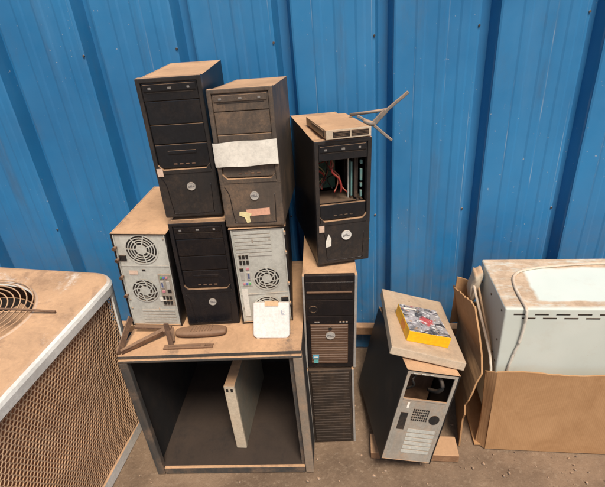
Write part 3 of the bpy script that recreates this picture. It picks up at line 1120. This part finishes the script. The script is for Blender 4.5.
ct = thing('carton', 'torn brown cardboard carton holding the white appliance, its left flap standing open', 'carton', WL - Vector((0, 0, .097)), (0, 0, WR))
cx0, cx1, cy0, cy1, ctop, th = -aw / 2 - .058, aw / 2 + .05, -.045, ad + .05, .412, .006
def sheet(rows, th_, nrm):
    """grid of points -> solid sheet of thickness th_ along nrm"""
    nr, nc = len(rows), len(rows[0])
    a_ = [p for r in rows for p in r]
    b_ = [tuple(Vector(p) + Vector(nrm) * th_) for p in a_]
    k = len(a_)
    fs_ = []
    for i in range(nr - 1):
        for j in range(nc - 1):
            q = (i * nc + j, i * nc + j + 1, (i + 1) * nc + j + 1, (i + 1) * nc + j)
            fs_ += [q, tuple(x + k for x in reversed(q))]
    rim = [j for j in range(nc)] + [i * nc + nc - 1 for i in range(1, nr)] + [(nr - 1) * nc + j for j in range(nc - 2, -1, -1)] + [i * nc for i in range(nr - 2, 0, -1)]
    for i in range(len(rim)):
        p, q = rim[i], rim[(i + 1) % len(rim)]
        fs_.append((p, p + k, q + k, q))
    return MB().add(a_ + b_, fs_)
# front panel with a worn upper edge, its left end bent inwards
rows = []
nc = 40
for i in range(7):
    z = [0, .1, .2, .3, .36, .40, ctop][i]
    row = []
    for j in range(nc + 1):
        tt = j / nc
        x = cx0 + .050 + (cx1 - cx0 - .050) * tt
        zz = z
        if i == 6:
            zz += .004 * math.sin(13 * tt) + rnd.uniform(-.0015, .0015) - .010 * max(0, .1 - tt) * 10 * .4
        y = cy0 + .006 * math.sin(5 * tt + z * 6) * (z / ctop) - .004 * (z / ctop)
        row.append((x, y, zz))
    rows.append(row)
sheet(rows, th, (0, 1, 0)).build('front_panel', 'carton', ct)
m = MB()
m.box(cx1 - th, cx1, cy0 + .012, cy1 - .002, 0, ctop)
m.build('side_panel', 'carton', ct)
m = MB()
m.box(cx0 + .01, cx1 - .01, cy1 - th, cy1, 0, ctop)
m.build('back_panel', 'carton', ct)
m = MB()
m.box(cx0 + .012, cx1 - .012, cy0 + .014, cy1 - .012, .001, .008)
m.build('bottom_panel', 'carton', ct)
# left panel: rises into a flap that leans out, ragged front edge where the corner has torn
rows = []
nz, ny = 15, 24
for i in range(nz + 1):
    z = .60 * i / nz
    row = []
    for j in range(ny + 1):
        tt = j / ny
        yy0 = cy0 + .006
        if z > .12:
            yy0 += .010 * math.sin(z * 60) + rnd.uniform(-.006, .006) - .02 * min(1, (z - .12) / .2)
        if z > .36:
            yy0 += (z - .36) * .72
        y = yy0 + (cy1 - .004 - yy0) * tt
        lean = max(0, z - .36)
        x = cx0 - lean * .10 - .05 * (1 - tt) * min(1, max(0, (.44 - z) / .18)) - .012 * math.sin(math.pi * tt) * min(1, z / .3) + .012 * math.sin(3.2 * tt + 1) * (lean > 0)
        zz = z
        if i == nz:
            zz += rnd.uniform(-.006, .006) - .05 * max(0, .25 - tt)
        zz -= (0.10 * tt) * lean / .24
        row.append((x, y, zz))
    rows.append(row)
sheet(rows, th, (1, 0, 0)).build('side_flap', 'carton', ct)
rows = []
for i in range(7):                                                  # torn strip folded back from the front corner
    z = ctop * i / 6
    row = []
    for j in range(7):
        tt = j / 6
        x = cx0 + .049 - tt * .030 * (1 - .25 * math.sin(z * 9)) + rnd.uniform(-.002, .002) * (j == 6)
        y = cy0 + .001 + tt * .028 + .006 * math.sin(z * 12)
        row.append((x, y, z - .02 * tt * (i == 6)))
    rows.append(row)
sheet(rows, .005, (0, 1, 0)).build('torn_corner', 'carton', ct)
rows = []
for i in range(6):
    tt = i / 5
    row = []
    for j in range(6):
        s = j / 5
        row.append((cx0 - .040 + .085 * s + .01 * tt, cy1 - .035 + .02 * s - .012 * tt, .32 + .255 * tt - .05 * s * tt - (.02 * (s - .5) ** 2 if i == 5 else 0)))
    rows.append(row)
sheet(rows, .006, (0, 1, 0)).build('corner_flap', 'carton', ct)
m = MB()
b = bmesh.new()
bmesh.ops.create_icosphere(b, subdivisions=3, radius=1)
for v in b.verts:
    v.co = Vector((math.copysign(abs(v.co.x) ** .5, v.co.x) * .018, math.copysign(abs(v.co.y) ** .5, v.co.y) * .035, math.copysign(abs(v.co.z) ** .6, v.co.z) * .075)) * (1 + .10 * math.sin(v.co.x * 5 + v.co.z * 7))
m.bm(b, None, True)
o = tag(m.build('foam_wedge', 'beige'), 'yellowed foam packing piece wedged between the carton flap and the appliance', 'packing')
o.location = aw_pt(x0 - .032, .285, ah - .085)
o.rotation_euler = (.1, .12, WR)

# ------------------------------------------------------------------ condenser unit
KR = -.16
KW = .66
kb = .075
kloc = Vector((-1.128 - .028 - .016, 1.226 - .099, .027))
KH = .775
t = thing('condenser_unit', 'rusty white air conditioner condenser with honeycomb mesh sides and round top fan guard', 'condenser', kloc, (0, kb, KR))
hw, cr = KW / 2, .085
hy = .43
def rrect(hw_, r, n_=10):
    q = []
    h2 = hy - (hw - hw_)
    for cx, cy, a0 in ((hw_ - r, h2 - r, 0), (-hw_ + r, h2 - r, 90), (-hw_ + r, -h2 + r, 180), (hw_ - r, -h2 + r, 270)):
        for k in range(n_ + 1):
            a = R(a0 + 90 * k / n_)
            q.append((cx + r * math.cos(a), cy + r * math.sin(a)))
    return q
HR = .205
# fan opening sits a little off centre
FX, FY = -.040, .095
out = rrect(hw, cr)
# densify straight runs so that the ring of quads stays regular
den = []
for i in range(len(out)):
    a, b_ = Vector(out[i]), Vector(out[(i + 1) % len(out)])
    k = max(1, int((b_ - a).length / .03))
    den += [tuple(a + (b_ - a) * (j / k)) for j in range(k)]
m = MB()
nn = len(den)
vs_, fs = [], []
prof = [(0, -.052), (.000, -.022), (.004, -.011), (.011, -.004), (.020, -.0005), (.024, 0)]
for off, dz in prof:
    for x, y in den:
        s = 1 - off / hw
        vs_.append((x * s, y * s, KH + dz))
for f_, dz in ((.5, .001), (1.0, .001)):                              # slope up to the fan lip
    for x, y in den:
        d_ = Vector((x - FX, y - FY))
        r_ = d_.length
        p = Vector((FX, FY)) + d_ / r_ * ((HR + .012) + (r_ - HR - .012) * (1 - f_))
        vs_.append((p.x, p.y, KH + dz))
for rr_, dz in ((HR + .006, .004), (HR, .003), (HR - .002, -.006)):
    for x, y in den:
        d_ = Vector((x - FX, y - FY)).normalized() * rr_
        vs_.append((FX + d_.x, FY + d_.y, KH + dz))
nl = len(vs_) // nn
for l in range(nl - 1):
    for i in range(nn):
        fs.append((l * nn + i, l * nn + (i + 1) % nn, (l + 1) * nn + (i + 1) % nn, (l + 1) * nn + i))
m.add(vs_, fs, False)
m.build('top_panel', 'ac_white', t)
m = MB()
for k in range(10):
    rr_ = .036 + k * .0188
    prev = []
    m.ring(0, 0, rr_ - .0016, rr_ + .0016, -.0016, .0016, 56, 0, 2 * math.pi, Matrix.Translation((FX, FY, KH + .016 + .010 * (1 - rr_ / HR))) @ Matrix.Rotation(R(90), 4, 'X'))
for k in range(4):
    a = R(12 + 90 * k)
    m.tube([(FX + .03 * math.cos(a), FY + .03 * math.sin(a), KH + .022), (FX + (HR + .012) * math.cos(a), FY + (HR + .012) * math.sin(a), KH + .011)], .0028, 8)
m.build('fan_guard', 'guard_wire', t)
m = MB()
m.tube([(FX + .02, FY + .0, KH + .028), (FX + .12, FY + .03, KH + .026), (FX + HR + .085, FY + .055, KH + .010)], [.004] * 13, 8)
m.build('guard_stay', 'rust', t)
fan = MB()
fan.disc(0, 0, .055, -.02, .05, 24, Matrix.Translation((FX, FY, KH - .06)) @ Matrix.Rotation(R(-90), 4, 'X'))
f_o = fan.build('fan_hub', 'tan_box', t)
for k in range(3):
    a0 = R(30 + 120 * k)
    rows = []
    for i in range(7):
        r_ = .05 + .130 * i / 6
        row = []
        for j in range(7):
            a = a0 + R(78) * (j / 6 - .5)
            row.append((FX + r_ * math.cos(a), FY + r_ * math.sin(a), KH - .075 + .035 * (j / 6 - .5)))
        rows.append(row)
    sheet(rows, .003, (0, 0, 1)).build('fan_blade', 'dark_metal', f_o)
m = MB()                                                            # drum inside so nothing is see-through
m.ring(0, 0, HR - .003, HR + .001, -.30, .0, 40, 0, 2 * math.pi, Matrix.Translation((FX, FY, KH - .06)) @ Matrix.Rotation(R(90), 4, 'X'))
m.build('fan_drum', 'dark_metal', t)
m = MB()
m.box(-.27, .27, -.36, .36, .36, .37)
m.build('inner_tray', 'dark_metal', t)
m = MB()
ins = rrect(hw - .030, cr - .02)
nn = len(ins)
m.add([(x, y, z) for z in (.05, KH - .040) for x, y in ins], [(i, (i + 1) % nn, nn + (i + 1) % nn, nn + i) for i in range(nn)], True)
m.build('coil', 'coil', t)
m = MB()
base = rrect(hw - .004, cr)
nn = len(base)
m.add([(x, y, z) for z in (.0, .055) for x, y in base], [(i, (i + 1) % nn, nn + (i + 1) % nn, nn + i) for i in range(nn)] + [tuple(range(nn, 2 * nn)), tuple(range(nn - 1, -1, -1))])
m.build('base_pan', 'ac_white', t)
# honeycomb mesh sheet wrapped around the body
perim = rrect(hw - .010, cr - .004, 12)
# start the walk on the front side so the seam stays out of view
pl = [Vector((x, y, 0)) for x, y in perim]
cum = [0]
for i in range(len(pl)):
    cum.append(cum[-1] + (pl[(i + 1) % len(pl)] - pl[i]).length)
TOT = cum[-1]
import bisect
def wrap(s, z):
    s = s % TOT
    i = min(len(pl) - 1, bisect.bisect_right(cum, s) - 1)
    a, b_ = pl[i], pl[(i + 1) % len(pl)]
    tt = (s - cum[i]) / max(1e-9, cum[i + 1] - cum[i])
    p = a + (b_ - a) * tt
    h1 = math.sin(s * 913.7 + z * 517.3) * 43758.5453
    h1 = (h1 - math.floor(h1)) - .5
    sag = .0035 * math.sin(s * 9 + z * 7) * math.sin(z * 11 + 1)
    return Vector((p.x + sag, p.y + h1 * .0022, z + h1 * .0018 + .002 * math.sin(s * 14)))
m = MB()
hx = .0165
NX = int(TOT / hx)
hx = TOT / NX
rz = hx * .84
def strut(a, b_, wd=.0026):
    d_ = (b_ - a)
    nrm = Vector(((a.x + b_.x), (a.y + b_.y), 0))
    nrm = Vector((nrm.x, 0, 0)) if abs(nrm.x) > abs(nrm.y) * 1.25 else (Vector((0, nrm.y, 0)) if abs(nrm.y) > abs(nrm.x) * 1.25 else nrm)
    nrm.normalize()
    sx = d_.cross(nrm).normalized() * (wd / 2)
    o_ = nrm * .0016
    m.add([a - sx - o_, a + sx - o_, b_ + sx - o_, b_ - sx - o_, a - sx + o_, a + sx + o_, b_ + sx + o_, b_ - sx + o_],
          [(0, 3, 2, 1), (4, 5, 6, 7), (1, 2, 6, 5), (3, 0, 4, 7)])
j = 0
z = .058
while z + rz < KH - .048:
    off = (j % 2) * hx / 2
    for i in range(NX):
        s = i * hx + off
        p = wrap(s, z)
        if p.x < -hw + .10 and p.y > -hy + .08:
            continue                                               # the side turned to the wall is left bare
        q = wrap(s, z + rz * .58)
        strut(p, q)
        strut(q, wrap(s + hx / 2, z + rz))
        strut(q, wrap(s - hx / 2, z + rz))
    z += rz
    j += 1
m.build('mesh_guard', 'ac_wire', t)
for sx_, sy_ in ((1, 1), (1, -1), (-1, 1), (-1, -1)):
    q = MB()
    a0 = {(1, 1): 0, (-1, 1): 90, (-1, -1): 180, (1, -1): 270}[(sx_, sy_)]
    cx, cy = sx_ * (hw - cr), sy_ * (hy - cr)
    pts = [(cx + (cr - .0005) * math.cos(R(a0 + 4 + 58 * k / 6)), cy + (cr - .0005) * math.sin(R(a0 + 4 + 58 * k / 6))) for k in range(7)]
    inn = [(cx + (cr - .008) * math.cos(R(a0 + 4 + 58 * k / 6)), cy + (cr - .008) * math.sin(R(a0 + 4 + 58 * k / 6))) for k in range(7)][::-1]
    poly = pts + inn
    kk = len(poly)
    q.add([(x, y, z_) for z_ in (.054, KH - .037) for x, y in poly], [(i, (i + 1) % kk, kk + (i + 1) % kk, kk + i) for i in range(kk)] + [tuple(range(kk)), tuple(range(2 * kk - 1, kk - 1, -1))])
    q.build('corner_post', 'ac_white', t)

# ------------------------------------------------------------------ loose bits on the ground
m = MB()
for k in range(1300):
    x, y = rnd.uniform(-1.6, 1.6), rnd.uniform(.55, 1.75)
    s = .0015 + .007 * rnd.random() ** 2.2 * (1 if rnd.random() < .94 else 2.2)
    mt = Matrix.Translation((x, y, s * .15)) @ Euler((rnd.random() * 3, rnd.random() * 3, rnd.random() * 3)).to_matrix().to_4x4()
    b = bmesh.new()
    bmesh.ops.create_icosphere(b, subdivisions=1, radius=s)
    for v in b.verts:
        v.co *= rnd.uniform(.6, 1.15)
        v.co.z *= .6
    m.bm(b, mt)
o = m.build('gravel', 'stone')
o['kind'] = 'stuff'
